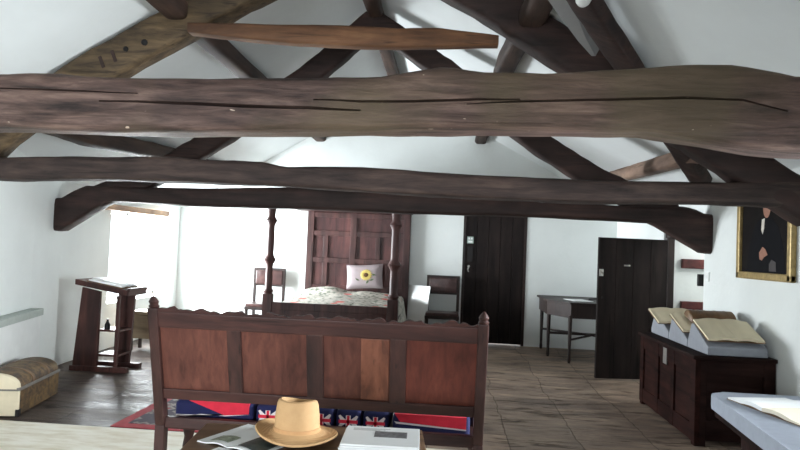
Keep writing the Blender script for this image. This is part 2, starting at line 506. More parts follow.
window('window_3', 'Y', YB-.25, BX0, BX1, BZ0, BZ1, 3)
# timber lintel over the bright window
l = MB(); l.box(-4.66, -4.58, 8.2, 10.1, 1.90, 1.985, .012); struct('trim_1', l, M['lintel'])

# passage beyond the side doorway
w = MB()
w.box(XR+.4, 4.3, DY0-.35, DY0-.05, 0, 2.4); w.box(XR+.4, 4.3, 10.2, 10.4, 0, 2.4); w.box(4.2, 4.4, DY0-.1, 10.3, 0, 2.4)
w.box(XR+.4, 4.4, DY0-.3, 10.4, 2.4, 2.5); w.box(XR+.4, 4.2, DY1, DY1+.2, 0, 2.4)
struct('wall_passage', w, M['plaster'])
for z0, z1, lab in ((1.44, 1.56, 'upper'), (.92, 1.02, 'lower')):
    t = MB(); t.box(2.96, 4.19, DY1-.07, DY1-.001, z0, z1, .012)
    o = t.build('passage_rail', M['redrail']); tag(o, 'reddish brown timber rail in the passage behind the open door, the %s of two' % lab, 'rail', 'passage rails')

# ------------------------------------------------------------------ doors
d1 = MB()
for i in range(5):
    a = .29+.98*i/5; d1.box(a+.003, a+.98/5-.003, 10.86, 10.91, .02, 2.14, .006)
d1.box(.29, 1.27, 10.885, 10.92, .02, 2.14)
d1o = struct('door_1', d1, M['door']); d1o.location.x = -.035
fr = MB(); fr.box(.25, .292, 10.84, 10.97, 0, 2.17); fr.box(1.268, 1.31, 10.84, 10.97, 0, 2.17); fr.box(.25, 1.31, 10.84, 10.97, 2.14, 2.17)
fr.build('door_frame', M['oak_dark'], d1o)
k = MB(); k.box(.33, .42, 10.848, 10.862, 1.37, 1.62, .004); k.build('lock_plate', M['iron'], d1o)
k = MB(); k.box(.318, .425, 10.846, 10.862, 1.675, 1.79, .002)
nt_ = k.build('door_notice', plain('notice', (150, 168, 160), .6, .05), d1o)
nn = MB(); nn.box(.335, .365, 10.842, 10.848, 1.74, 1.775); nn.box(.378, .408, 10.842, 10.848, 1.74, 1.775); nn.box(.335, .408, 10.842, 10.848, 1.69, 1.72)
nn.build('notice_mark', M['white_paint'], nt_)
k = MB(); k.lathe([(0, 0), (.018, .004), (.022, .02), (0, .03)], 14, Matrix.Translation((.36, 10.86, 1.29)) @ Matrix.Rotation(R(90), 4, 'X'))
k.tube([(.36, 10.835, 1.29), (.345, 10.82, 1.23), (.36, 10.835, 1.2)], .011); k.build('door_handle', M['steel'], d1o, True)

# side door, standing open into the room
ang = math.atan2(8.40-8.27, 2.74-1.86)
d2 = MB(); W2 = .90
for i in range(4): d2.box(-W2+W2*i/4+.002, -W2+W2*(i+1)/4-.002, -.022, .022, .02, 1.79, .005)
d2.box(-W2+.004, -.004, -.015, .015, .02, 1.79)
d2o = struct('door_2', d2, M['door']); d2o.location = (2.76, 8.41, 0); d2o.rotation_euler = (0, 0, ang)
for z in (.3, 1.5):
    k = MB(); k.box(-W2+.08, -.02, .022, .045, z, z+.14, .004); k.build('door_ledge', M['door'], d2o)
k = MB(); k.box(-W2+.012, -W2+.065, -.032, -.018, 1.30, 1.39, .004); k.tube([(-W2+.02, -.035, 1.38), (-W2+.05, -.045, 1.35), (-W2+.04, -.035, 1.31)], .012)
k.build('door_latch', M['steel'], d2o, True)
k = MB(); k.box(-W2+.33, -W2+.41, -.032, -.02, 1.435, 1.455, .003); k.tube([(-W2+.335, -.04, 1.446), (-W2+.38, -.045, 1.446)], .007)
k.build('door_hook', M['steel'], d2o, True)
k = MB(); k.lathe([(0, 0), (.014, .002), (.014, .01), (0, .012)], 12, Matrix.Translation((-W2+.06, -.02, 1.03)) @ Matrix.Rotation(R(90), 4, 'X'))
k.build('keyhole_cover', M['iron'], d2o)
fr = MB(); fr.box(XR+.04, XR+.12, DY1-.06, DY1-.001, 0, DZ, .006); fr.box(XR+.02, XR+.14, DY0-.005, DY0+.03, 0, DZ, .006); fr.box(XR+.02, XR+.14, DY0, DY1, DZ-.08, DZ, .006)
dj = struct('trim_2', fr, M['oak_dark'])
k = MB(); k.box(XR-.05, XR+.05, DY0+.015, DY0+.06, 1.27, 1.4, .008); k.build('door_strike', M['iron'], dj)

# ------------------------------------------------------------------ roof timbers
def tie(name, prof, yf, yb, mat, label, wob, seed, ends=None):
    st = [(a, (yf+yb)/2, (zb+zt)/2, zt-zb, yb-yf) for a, zb, zt in prof]
    if ends: st = [(ends[0], (yf+yb)/2, st[0][2], st[0][3], yb-yf)] + st + [(ends[1], (yf+yb)/2, st[-1][2], st[-1][3], yb-yf)]
    return timber(name, st, mat, label, 'beam', 'tie beams across the room', 90, wob, seed, True, 6.)
B1 = [(-2.274, 2.071, 2.35), (-2.117, 2.072, 2.358), (-1.96, 2.073, 2.351), (-1.752, 2.075, 2.336), (-1.245, 2.08, 2.341), (-0.75, 2.1, 2.356), (-0.364, 2.111, 2.373), (-0.175, 2.117, 2.405), (-0.057, 2.121, 2.422), (0.108, 2.126, 2.401), (0.386, 2.129, 2.407), (0.66, 2.134, 2.426), (0.886, 2.139, 2.444), (1.064, 2.112, 2.461), (1.263, 2.08, 2.465), (1.373, 2.069, 2.444), (1.548, 2.055, 2.406)]
B2 = [(-3.727, 1.976, 2.171), (-2.868, 2.014, 2.197), (-2.364, 2.013, 2.212), (-2.03, 2.011, 2.198), (-1.521, 2.008, 2.197), (-1.332, 2.006, 2.163), (-0.971, 1.994, 2.174), (-0.732, 1.986, 2.182), (-0.415, 1.975, 2.168), (0.132, 1.963, 2.146), (0.593, 1.959, 2.137), (1.122, 1.957, 2.132), (1.861, 1.979, 2.148), (2.583, 1.975, 2.18)]
B3 = [(-4.461, 1.579, 1.965), (-4.334, 1.662, 2.042), (-4.184, 1.76, 2.116), (-3.9, 1.946, 2.115), (-2.815, 1.928, 2.13), (-1.676, 1.936, 2.185), (-0.566, 1.933, 2.165), (0.517, 1.941, 2.115), (1.573, 1.937, 2.1), (1.989, 1.93, 2.099), (2.143, 1.927, 2.104), (2.4, 1.784, 2.114), (2.553, 1.691, 2.098), (2.677, 1.617, 2.044)]
b1 = tie('tie_beam', B1, 3.0, 3.26, M['oak_tie'], 'thick cracked purplish brown tie beam nearest to the viewer across the whole room', .012, 1, (-3.62, XR))
def crack(pts, w, dep, yf=2.985):
    m = MB(); rings = []
    n = len(pts)
    for i, (a, z) in enumerate(pts):
        h = w*math.sin(PI*(i+.35)/(n-.3))**.7
        rings.append([Vector((a, yf-.06, z+h*.7)), Vector((a, yf-.06, z-h*.7)), Vector((a, yf+dep, z-.002)), Vector((a, yf+dep, z+.002))])
    m.loft(rings)
    bmesh.ops.recalc_face_normals(m.bm, faces=m.bm.faces[:])
    return m.build('cutter', None)
cracks = [crack([(-2.5, 2.262), (-2.1, 2.262), (-1.8, 2.259), (-1.55, 2.252)], .012, .06),
          crack([(-1.75, 2.212), (-1.3, 2.210), (-1.02, 2.204), (-.7, 2.203), (-.45, 2.197)], .024, .09),
          crack([(-.68, 2.243), (-.45, 2.240), (-.2, 2.247), (.1, 2.262), (.3, 2.266)], .019, .08),
          crack([(.05, 2.238), (.3, 2.256), (.7, 2.275), (1.05, 2.292), (1.3, 2.288), (1.5, 2.24)], .018, .08),
          crack([(-.2, 2.095+.06), (.1, 2.152), (.45, 2.157)], .006, .03)]
cut(b1, cracks)
b1.data.set_sharp_from_angle(angle=R(42))
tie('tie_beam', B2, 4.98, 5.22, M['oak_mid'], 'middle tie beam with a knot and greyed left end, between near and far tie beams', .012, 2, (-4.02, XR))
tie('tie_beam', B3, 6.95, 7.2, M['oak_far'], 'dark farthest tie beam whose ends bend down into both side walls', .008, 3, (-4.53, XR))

CL = [(-0.952, 7.08, 4.083), (-1.633, 7.08, 3.465), (-2.271, 7.08, 3.016), (-2.881, 7.08, 2.597), (-3.465, 7.08, 2.234), (-4.0, 7.08, 2.02), (-4.25, 7.08, 1.92)]
CR = [(-0.952, 7.08, 4.083), (-0.304, 7.08, 3.661), (0.267, 7.08, 3.246), (0.873, 7.08, 2.794), (1.411, 7.08, 2.458), (2.025, 7.08, 2.142), (2.364, 7.08, 2.013)]
AL = [(-0.812, 5.1, 4.12), (-2.078, 5.1, 3.457), (-3.023, 5.1, 2.91), (-3.73, 5.1, 2.47), (-4.0, 5.1, 2.2)]
AR = [(-0.812, 5.1, 4.12), (0.325, 5.1, 3.485), (1.022, 5.1, 3.045), (2.088, 5.1, 2.378), (2.426, 5.1, 2.164), (2.74, 5.1, 1.97)]
def blade(pts, w, d, mat, label, seed):
    return timber('cruck_blade', [p+(w, d) for p in pts], mat, label, 'beam', 'sloping roof blades', 40, .014, seed)
bl_ = blade(AL, .30, .24, M['oak_rafter'], 'broad light brown sloping roof blade with peg holes, at upper left over the near beam', 11)
for hx_, hz_, rr_ in ((-2.70, 3.08, .022), (-2.545, 3.137, .026)):
    k = MB(); k.lathe([(rr_, 0), (rr_, .02), (rr_*.7, .024), (0, .024)], 10, Matrix.Translation((hx_, 4.99, hz_)) @ Matrix.Rotation(R(90), 4, 'X'))
    pg = k.build('peg', M['iron'], None); pg.parent = bl_; pg.matrix_parent_inverse = Matrix.Translation(-bl_.location)
for hx_, hz_ in ((-2.90, 2.97), (-2.80, 3.02)):
    k = MB(); k.box(-.014, .014, 4.972, 5.0, -.05, .05, .004, Matrix.Translation((hx_, 0, hz_)) @ Matrix.Rotation(R(-24), 4, 'Y'))
    pg = k.build('mortice_slot', M['oak_far'], None); pg.parent = bl_; pg.matrix_parent_inverse = Matrix.Translation(-bl_.location)
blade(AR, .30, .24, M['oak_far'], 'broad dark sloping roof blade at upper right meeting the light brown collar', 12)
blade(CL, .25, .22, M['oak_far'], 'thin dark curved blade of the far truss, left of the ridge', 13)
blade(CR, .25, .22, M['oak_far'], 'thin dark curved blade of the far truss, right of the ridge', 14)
COLP = [(-2.155, 3.203, 3.283), (-1.893, 3.177, 3.282), (-1.648, 3.153, 3.282), (-1.245, 3.125, 3.279), (-0.847, 3.117, 3.277), (-0.454, 3.124, 3.274), (-0.144, 3.143, 3.294), (0.318, 3.178, 3.254)]
timber('collar_beam', [(a, 4.955+.12*max(0, (a+.9)/1.2), (p+q)/2, q-p, .13) for a, p, q in COLP], M['oak_collar'], 'light brown bowed collar beam joining the two near roof blades', 'beam', None, 50, .006, 21, True, 6.)
def purlin(pts, w, mat, label, seed):
    timber('purlin', [p+(w, w*.9) for p in pts], mat, label, 'beam', 'purlins along the roof slopes', 50, .01, seed, False, 4., (0, 0, 1))
purlin([(-2.3, -2.5, 3.42), (-2.28, 4, 3.42), (-2.3, 6, 3.41), (-2.3, YF, 3.41)], .19, M['oak_purlin'], 'upper purlin on the left roof slope, seen above the near blade', 31)
purlin([(-3.72, 4.4, 2.58), (-3.74, 6.3, 2.55), (-3.63, 7.7, 2.62), (-3.6, YF, 2.66)], .2, M['oak_purlin'], 'lower purlin on the left roof slope, seen between the near and middle beams', 32)
purlin([(.6, 3.6, 3.37), (.58, 4.69, 3.38), (.49, 6.26, 3.43), (.45, YF, 3.45)], .19, M['oak_purlin'], 'upper purlin on the right roof slope crossing the dark blade', 33)
purlin([(2.22, 4.6, 2.48), (2.17, 6.05, 2.5), (2.06, 8.5, 2.57), (2.0, YF, 2.6)], .17, M['oak_pale'], 'pale weathered lower purlin on the right roof slope', 34)
purlin([(-.93, 2.0, 4.2), (-.93, 7, 4.17), (-.95, 9, 4.16), (-.95, YF, 4.16)], .17, M['oak_purlin'], 'ridge purlin running along the top of the roof', 35)
timber('wind_brace', [(.3, 3.46, 3.50, .19, .12), (.83, 4.2, 3.19, .2, .12), (1.6, 5.28, 2.78, .2, .12), (2.40, 6.4, 2.33, .2, .12)], M['oak_far'], 'dark straight wind brace at upper right carrying a round white lamp', 'beam', None, 40, .008, 41, False, 5., (.4, .05, .92))
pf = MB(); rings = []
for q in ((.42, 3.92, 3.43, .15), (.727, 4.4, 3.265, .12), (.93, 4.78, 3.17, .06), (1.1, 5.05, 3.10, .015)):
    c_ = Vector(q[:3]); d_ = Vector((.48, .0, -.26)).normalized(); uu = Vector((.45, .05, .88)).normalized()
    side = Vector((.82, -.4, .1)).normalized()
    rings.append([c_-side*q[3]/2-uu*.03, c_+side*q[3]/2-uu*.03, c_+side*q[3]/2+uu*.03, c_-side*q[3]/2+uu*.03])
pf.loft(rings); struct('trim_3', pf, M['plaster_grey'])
# round lamp on the brace
lt = thing('spotlight', 'round white lamp fixed to the dark wind brace at the top', 'lamp', (.775, 4.08, 3.14))
k = MB(); k.lathe([(.0, 0), (.03, .0), (.045, .02), (.055, .06), (.058, .075)], 20, Matrix.Rotation(R(60), 4, 'X')); k.build('lamp_shade', M['white_gloss'], lt, True)
k = MB(); k.lathe([(.05, .07), (.05, .085), (.035, .1), (0, .106)], 20, Matrix.Rotation(R(60), 4, 'X')); k.build('bulb', M['lamp_glass'], lt, True)
k = MB(); k.tube([(0, 0, 0), (.01, .03, .03), (.03, .07, .06)], .014); k.build('bracket', M['white_gloss'], lt, True)

# ------------------------------------------------------------------ floor coverings
m_ = MB(); m_.box(-3.62, 1.6, .6, 5.02, 0, .012, .004)
tag(m_.build('floor_mat', M['matting']), 'pale cream matting covering the near floor left of and under the settle', 'mat')
rg = thing('rug', 'patterned rug with red border on the dark floor behind the settle', 'rug', (-1.45, 5.82, 0))
k = MB(); k.box(-1.25, 1.25, -.75, .75, 0, .008); k.build('rug_border', M['rug_red'], rg)
k = MB(); k.box(-1.15, 1.15, -.65, .65, .004, .011); k.build('rug_field', M['rug'], rg)

# ------------------------------------------------------------------ settle
st = thing('settle', 'long panelled dark oak settle seen from behind, with carved cresting', 'settle', (-.70, 3.53, 0)); st.scale = (.97, 1, 1)
def lean(p): return (p.x, p.y-.17*max(0, (p.z-.55))/.62, p.z)
def sb(name, boxes, mat, bev=.006):
    m = MB()
    for b_ in boxes: m.box(*b_, bev)
    m.each(lean); return m.build(name, mat, st)
for s in (-1, 1):
    xa, xb = (-.945, -.888) if s < 0 else (.888, .945)
    sb('back_post', [(xa, xb, -.01, .05, .0, .5), (xa, xb, -.01, .05, .5, 1.17)], M['settle_v'])
    fm = MB(); cx = s*.917
    fm.lathe([(.022, 1.165), (.03, 1.18), (.022, 1.19), (.028, 1.205), (.018, 1.222), (.006, 1.236), (0, 1.24)], 14, None, (cx, .02)); fm.each(lean)
    fm.build('finial', M['settle_v'], st, True)
    lg = MB(); lg.lathe([(.03, 0), (.034, .05), (.024, .08), (.036, .14), (.026, .2), (.038, .26), (.028, .32), (.038, .36), (.038, .46), (.03, .7), (.02, .72)], 14, None, (s*.915, .42))
    lg.build('front_leg', M['settle_v'], st, True)
    ar = MB(); ar.box(s*.9-.035, s*.9+.035, .0, .47, .70, .74, .012); ar.build('arm', M['settle'], st)
tl = MB()
tl.box(-.89, .89, -.005, .045, 1.065, 1.15, .005); tl.each(lean); tl.build('top_rail', M['settle'], st)
# carved cresting: scrolling wavy board
cr = MB(); pts = []
N = 150
for i in range(N+1):
    t = i/N; a = -.89+1.78*t
    h = 1.166 + .007*math.sin(t*2*PI*9.) + .005*math.sin(t*2*PI*23+1) + .012*math.exp(-((abs(t-.5)-.44)/.03)**2)
    if abs((t*9) % 1-.5) < .06: h -= .008
    pts.append((a, h))
cr.prism([(-.89, 1.145)] + pts + [(.89, 1.145)], .002, .038, 'XZ'); cr.each(lean); cr.build('cresting', M['settle'], st)
for i in range(24):
    pass
sb('bottom_rail', [(-.89, .89, -.005, .045, .655, .715)], M['settle'])
EDG = [(-.89, -.50), (-.42, -.05), (.045, .415), (.505, .89)]
for i, (a, b) in enumerate(EDG):
    k = MB(); k.box(a-.01, b+.01, .012, .03, .705, 1.075); k.each(lean)
    k.build('panel', M['settle_panel_red' if i in (3,) else 'settle_panel'], st)
for a, b in ((-.50, -.42), (-.05, .045), (.415, .505)): sb('muntin', [(a, b, -.004, .04, .71, 1.07)], M['settle_v'])
# a lighter replacement board in the third panel
sb('light_board', [(.255, .41, .004, .016, .72, 1.06)], wood('settle_light', (88, 52, 42), (128, 80, 62), (146, 96, 76), 'Z', .42, 14, .1), .002)
k = MB(); k.box(-.89, .89, 0.0, .045, .485, .545, .006); k.build('seat_rail', M['settle'], st)
k = MB(); k.box(-.9, .9, .40, .445, .42, .47, .006); k.build('front_rail', M['settle'], st)
k = MB(); k.box(-.905, .905, .045, .50, .468, .495, .006); k.build('seat', M['settle'], st)
for s in (-1, 1):
    k = MB(); k.box(s*.9-.025, s*.9+.025, .0, .42, .12, .17, .006); k.build('stretcher', M['settle'], st)
k = MB(); k.box(-.9, .9, -.0, .04, .10, .15, .006); k.build('stretcher', M['settle'], st)

# union-flag seat cushions on the settle
def flag_patches(root, x0, x1, y, z0, z1, face):
    """crosses of a union flag on the vertical back face of a cushion"""
    cx, cz, w_, h_ = (x0+x1)/2, (z0+z1)/2, x1-x0, z1-z0
    q = MB()
    for sg in (-1, 1):
        for sx in (-1, 1):
            q.prism([(cx+sx*w_*.02, cz), (cx+sx*w_*.36, cz), (cx+sx*w_*.49, cz+sg*h_*.40), (cx+sx*w_*.40, cz+sg*h_*.48)], y-.001, y+.004, 'XZ')
    q.box(cx-w_*.12, cx+w_*.12, y-.001, y+.004, z0+.003, z1-.003); q.build('white_cross', M['cloth_white'], root)
    q = MB(); q.box(cx-w_*.065, cx+w_*.065, y-.004, y+.003, z0+.004, z1-.004); q.box(x0+.004, x1-.004, y-.004, y+.003, cz-h_*.12, cz+h_*.12); q.build('red_cross', M['red'], root)
specs = [(-.88, -.40, 'left', 'big'), (-.385, -.235, 'a', 's'), (-.225, -.075, 'b', 's'), (-.065, .085, 'c', 's'), (.095, .245, 'd', 's'), (.255, .405, 'e', 's'), (.43, .88, 'right', 'big')]
labs = {'left': 'large red and navy flag cushion at left end of the settle seat', 'right': 'large red and navy flag cushion at right end of the settle seat'}
sm = ['second cushion from the left', 'third cushion from the left', 'middle cushion', 'third cushion from the right', 'second cushion from the right']
si = 0
for a, b, nm, kd in specs:
    lab = labs.get(nm) or 'small red, white and blue flag cushion on the settle seat, %s' % sm[si]
    if kd == 's': si += 1
    a *= .965; b *= .965
    cu = thing('flag_cushion', lab, 'cushion', (-.70+(a+b)/2, 3.53+.29, .496), 0, 'flag cushions on the settle')
    w_ = (b-a)/2
    k = MB(); k.box(-w_, w_, -.2, .17, 0, .125, .03, None, 3); k.build('cushion_body', M['blue'], cu, True)
    if kd == 's': flag_patches(cu, -w_+.015, w_-.015, -.2, .025, .1, 0)
    else:
        sx = 1 if nm == 'left' else -1
        q = MB(); q.prism([(-w_*.62, .128), (w_*.9, .128), (w_*.9, .07), (w_*.3, .055)] if nm == 'left' else [(-w_*.95, .125), (w_*.9, .125), (w_*.9, .06), (-w_*.8, .082)], -.206, -.17, 'XZ'); q.build('red_band', M['red'], cu)
        q = MB(); q.prism([(-w_*.95, .045), (-w_*.95, .03), (-w_*.3, .055), (w_*.3, .05), (w_*.92, .066), (w_*.3, .055)] if nm == 'left' else [(-w_*.95, .08), (-w_*.9, .07), (w_*.9, .052), (w_*.9, .06)], -.204, -.18, 'XZ'); q.build('white_band', M['cloth_white'], cu)

# ------------------------------------------------------------------ near table with hat and booklets
tb = thing('table', 'brown wooden table at the bottom edge under the straw hat', 'table', (-.55, 2.4, 0), R(6))
TZ = .765
k = MB(); k.box(-.43, .5, -.36, .36, TZ-.03, TZ, .006); k.build('tabletop', M['table'], tb)
k = MB(); k.box(-.37, .44, -.31, .31, TZ-.12, TZ-.03, .004); k.build('apron', M['table'], tb)
for a in (-1, 1):
    for b in (-1, 1):
        k = MB(); k.box(a*.39+.03-.03, a*.39+.03+.03, b*.29-.03, b*.29+.03, 0, TZ-.05, .006); k.build('leg', M['table'], tb)

ht = thing('straw_hat', 'straw sun hat with pinched crown on the near table', 'hat', (-.585, 2.56, TZ+.03), R(-8))
k = MB(); n = 40; rings = []
prof = [(.167, .0), (.163, .006), (.14, .0), (.11, .002), (.094, .012), (.091, .03), (.089, .07), (.083, .11), (.077, .125), (.068, .129), (.055, .118), (.03, .108), (.0, .105)]
for r_, z_ in prof:
    ring = []
    for i in range(n):
        t = 2*PI*i/n; rr = r_
        zz = z_
        if r_ > .1: zz += .012*((r_-.1)/.07)*math.cos(2*t) + .014*((r_-.1)/.07)*(-math.cos(t))
        if z_ > .1: zz += -.008*math.sin(t) + (.004*math.cos(2*t))
        if r_ < .06: zz -= .006
        ring.append(Vector((rr*1.0*math.cos(t), rr*.92*math.sin(t), zz)))
    rings.append(ring)
k.loft(rings, cap=False); bmesh.ops.recalc_face_normals(k.bm, faces=k.bm.faces[:]); bmesh.ops.solidify(k.bm, geom=k.bm.faces[:], thickness=.003)
k.build('hat_body', M['straw'], ht, True)
k = MB(); rings = []
for r_, z_ in ((.0955, .008), (.0945, .026), (.0905, .026), (.0915, .008)):
    rings.append([Vector((r_*math.cos(2*PI*i/n), .92*r_*math.sin(2*PI*i/n), z_)) for i in range(n)])
k.loft(rings+[rings[0]], cap=False); k.build('hat_band', M['straw_band'], ht, True)

def booklet(name, label, loc, rz, w_, d_, t_, mat, pic=None, group=None, picmat=None, lines=True):
    o = thing(name, label, 'booklet', loc, rz, group)
    k = MB(); k.box(-w_/2, w_/2, -d_/2, d_/2, 0, t_, min(.002, t_*.3)); k.build('pages', mat, o)
    if pic:
        k = MB(); k.box(*pic, t_-.0002, t_+.0006); k.build('picture', picmat or M['photo_grey'], o)
    if lines:
        k = MB()
        for i in range(3): k.box(-w_*.4, w_*.1-.02*i, d_*.36-i*.012, d_*.36-i*.012+.003, t_-.0001, t_+.0004)
        k.build('text_lines', M['ink'], o)
    return o
# open magazine under the hat, left
mg = thing('magazine', 'open glossy white magazine with dark photo lying under hat brim', 'magazine', (-.75, 2.52, TZ+.001), R(-24))
for s in (-1, 1):
    k = MB(); k.grid(lambda a, b, s=s: Vector((s*a*.155, (b-.5)*.29, .004+.011*math.sin(PI*min(1, a*1.3+.05))*(1-a*.5))), 10, 2, .004); k.build('page', M['paper_white'], mg, True)
k = MB(); k.grid(lambda a, b: Vector(((.2+a*.7)*.155, (b*.8-.42)*.29, .0062+.011*math.sin(PI*min(1, (.2+a*.7)*1.3+.05))*(1-(.2+a*.7)*.5))), 10, 2, .0008); k.build('picture', M['photo_dark'], mg, True)
k = MB(); k.grid(lambda a, b: Vector((-(.15+a*.6)*.155, (b*.25-.40)*.29, .0062+.011*math.sin(PI*min(1, (.15+a*.6)*1.3+.05))*(1-(.15+a*.6)*.5))), 10, 2, .0008); k.build('picture', M['photo_green'], mg, True)
mg2 = booklet('magazine', 'closed white magazine at the table corner left of the hat', (-.80, 2.24, TZ), R(-22), .19, .25, .006, M['paper_white'], (-.02, .08, -.10, .03), None, M['photo_green'], False)
mg2['category'] = 'magazine'
# stack of leaflets right
for i in range(5):
    lab = ['white leaflet at the bottom of the stack right of the hat', 'second leaflet up in the stack right of the hat', 'middle leaflet in the stack right of the hat',
           'second leaflet from the top in the stack right of the hat', 'top white leaflet with grey building photo on the stack right of the hat'][i]
    booklet('leaflet', lab, (-.245+.004*math.sin(i*2.1), 2.555+.003*math.cos(i*1.7), TZ+i*.0075), R(3+1.2*math.sin(i*3)), .30, .25, .0073, M['paper_white'],
            (-.03, .10, -.02, .06) if i == 4 else None, 'leaflets stacked on the near table', None, i == 4)

# ------------------------------------------------------------------ bed
bd = thing('four_poster_bed', 'dark oak four-poster bed with tall panelled headboard', 'bed', (-1.595, 9.79, 0)); bd.scale = (1.06, 1, .97)
BW = .84
def post(x_, y_, thick):
    k = MB()
    k.box(x_-thick, x_+thick, y_-thick, y_+thick, 0, .86, .01)
    s_ = thick
    k.lathe([(s_*.8, .85), (s_*1.05, .9), (s_*.74, .94), (s_*.75, 1.1), (s_*.7, 1.25), (s_*.8, 1.29), (s_*1.3, 1.35), (s_*.8, 1.41), (s_*.74, 1.45), (s_*.78, 1.6), (s_*.72, 1.85), (s_*1.2, 1.92), (s_*.72, 1.98), (s_*.9, 2.1), (s_*.9, 2.2)], 18, None, (x_, y_))
    return k
post(-BW-.03, -.95, .062).build('bed_post', M['bed'], bd, True)
post(BW-.05, -.95, .07).build('bed_post', M['bed'], bd, True)
k = MB(); k.box(-BW, BW-.1, -.975, -.925, .635, .745, .008); k.box(-BW, BW-.1, -.97, -.93, .33, .64, .004); k.build('foot_rail', M['bed'], bd)
for s in (-1, 1):
    k = MB(); k.box(s*.80-.03, s*.80+.03, -.93, .95, .33, .56, .006); k.build('side_rail', M['bed'], bd)
hb = MB()
HX0, HX1 = -.79, .87
hb.box(HX0, HX1, .97, 1.0, .3, 2.2)
hbo = hb.build('headboard', M['bed_panel'], bd)
k = MB()
for a in (HX0, HX1-.11): k.box(a, a+.11, .935, .985, .3, 2.2, .008)
for z_ in (.85, 1.33, 1.80, 2.12): k.box(HX0, HX1, .94, .985, z_-.04, z_+.05, .008)
for a in (-.09,): k.box(a, a+.1, .938, .985, .3, 2.2, .008)
for a in (-.52, .32): k.box(a, a+.08, .942, .985, .85, 1.8, .008)
k.build('headboard_frame', M['bed'], hbo)
k = MB(); k.box(-.93, .9, -1.02, 1.0, 2.18, 2.26, .01); k.build('tester', M['bed'], bd)
k = MB(); k.box(-.78, .78, -.92, .93, .4, .62, .05, None, 3); k.build('mattress', M['mattress'], bd, True)
# quilt, its sides hanging
def q_f(a, b):
    xx = (a-.5)*1.96; yy = -.90+b*1.80
    h = .70+.06*b
    h += .11*math.exp(-((yy-.62)/.20)**2)*(1 if abs(xx) < .8 else 0)*(math.exp(-((xx+.42)/.34)**4)+.6*math.exp(-((xx-.42)/.34)**4))
    h += .05*math.exp(-(xx/.5)**2)
    ex = abs(xx)-.80
    if ex > 0: h = .70+.06*b - ex*2.2; xx = math.copysign(.80+ex*.35, xx)
    h += .012*mn.noise(Vector((xx*4, yy*4, 1)))
    return Vector((xx, yy, h))
k = MB(); k.grid(q_f, 48, 40, .02); k.build('quilt', M['quilt'], bd, True)
def pillow_mesh(w_, h_, t_):
    m = MB()
    for sg in (1, -1):
        m.grid(lambda a, b, sg=sg: Vector(((a-.5)*w_*(1-.10*(4*(b-.5)**2-1)*-.5), sg*t_*(max(0, 1-(2*a-1)**4)*max(0, 1-(2*b-1)**4))**.6, (b-.5)*h_*(1-.06*(1-(2*a-1)**2)))), 18, 14)
    bmesh.ops.remove_doubles(m.bm, verts=m.bm.verts[:], dist=.002)
    return m
pl = thing('pillow', 'pale pillow with a yellow sunflower leaning against the headboard', 'pillow', (-1.375, 10.49, .86)); pl.scale = (1.1, 1, 1.04); pl.rotation_euler = (R(-14), R(-4), 0)
pillow_mesh(.56, .40, .085).each(lambda p: (p.x, p.y, p.z+.19)).build('pillow_body', M['cloth_shadowless'], pl, True)
fl_ = MB()
for i in range(16):
    t = 2*PI*i/16; a = Vector((math.cos(t), 0, math.sin(t))); b = Vector((-math.sin(t), 0, math.cos(t)))
    c_ = Vector((.03, -.088, .20))
    fl_.loft([[c_+a*.03+b*.014, c_+a*.03-b*.014, c_+a*.03-b*.014+Vector((0, -.006, 0)), c_+a*.03+b*.014+Vector((0, -.006, 0))],
              [c_+a*.06+b*.018, c_+a*.06-b*.018, c_+a*.06-b*.018+Vector((0, -.006, 0)), c_+a*.06+b*.018+Vector((0, -.006, 0))],
              [c_+a*.092+b*.003+Vector((0, .01, 0)), c_+a*.092-b*.003+Vector((0, .01, 0)), c_+a*.092-b*.003, c_+a*.092+b*.003]])
fl_.build('petals', M['yellow'], pl)
fl_ = MB(); fl_.lathe([(.034, 0), (.034, .006), (.02, .01), (0, .011)], 18, Matrix.Translation((.03, -.088, .20)) @ Matrix.Rotation(R(90), 4, 'X')); fl_.build('flower_center', M['seed'], pl)
fl_ = MB()
for (a, b, t) in ((.11, .12, .3), (.14, .2, -.2), (.05, .09, .9), (-.1, .13, 2.5)):
    c_ = Vector((a, -.082, b)); d_ = Vector((math.cos(t), 0, math.sin(t))); e_ = Vector((-math.sin(t), 0, math.cos(t)))
    fl_.loft([[c_-d_*.04, c_-d_*.04+Vector((0, -.004, 0)), c_-d_*.039], [c_+e_*.016, c_+Vector((0, -.006, 0)), c_-e_*.016], [c_+d_*.045, c_+d_*.045+Vector((0, -.004, 0)), c_+d_*.044]])
fl_.build('leaves', M['leaf'], pl)

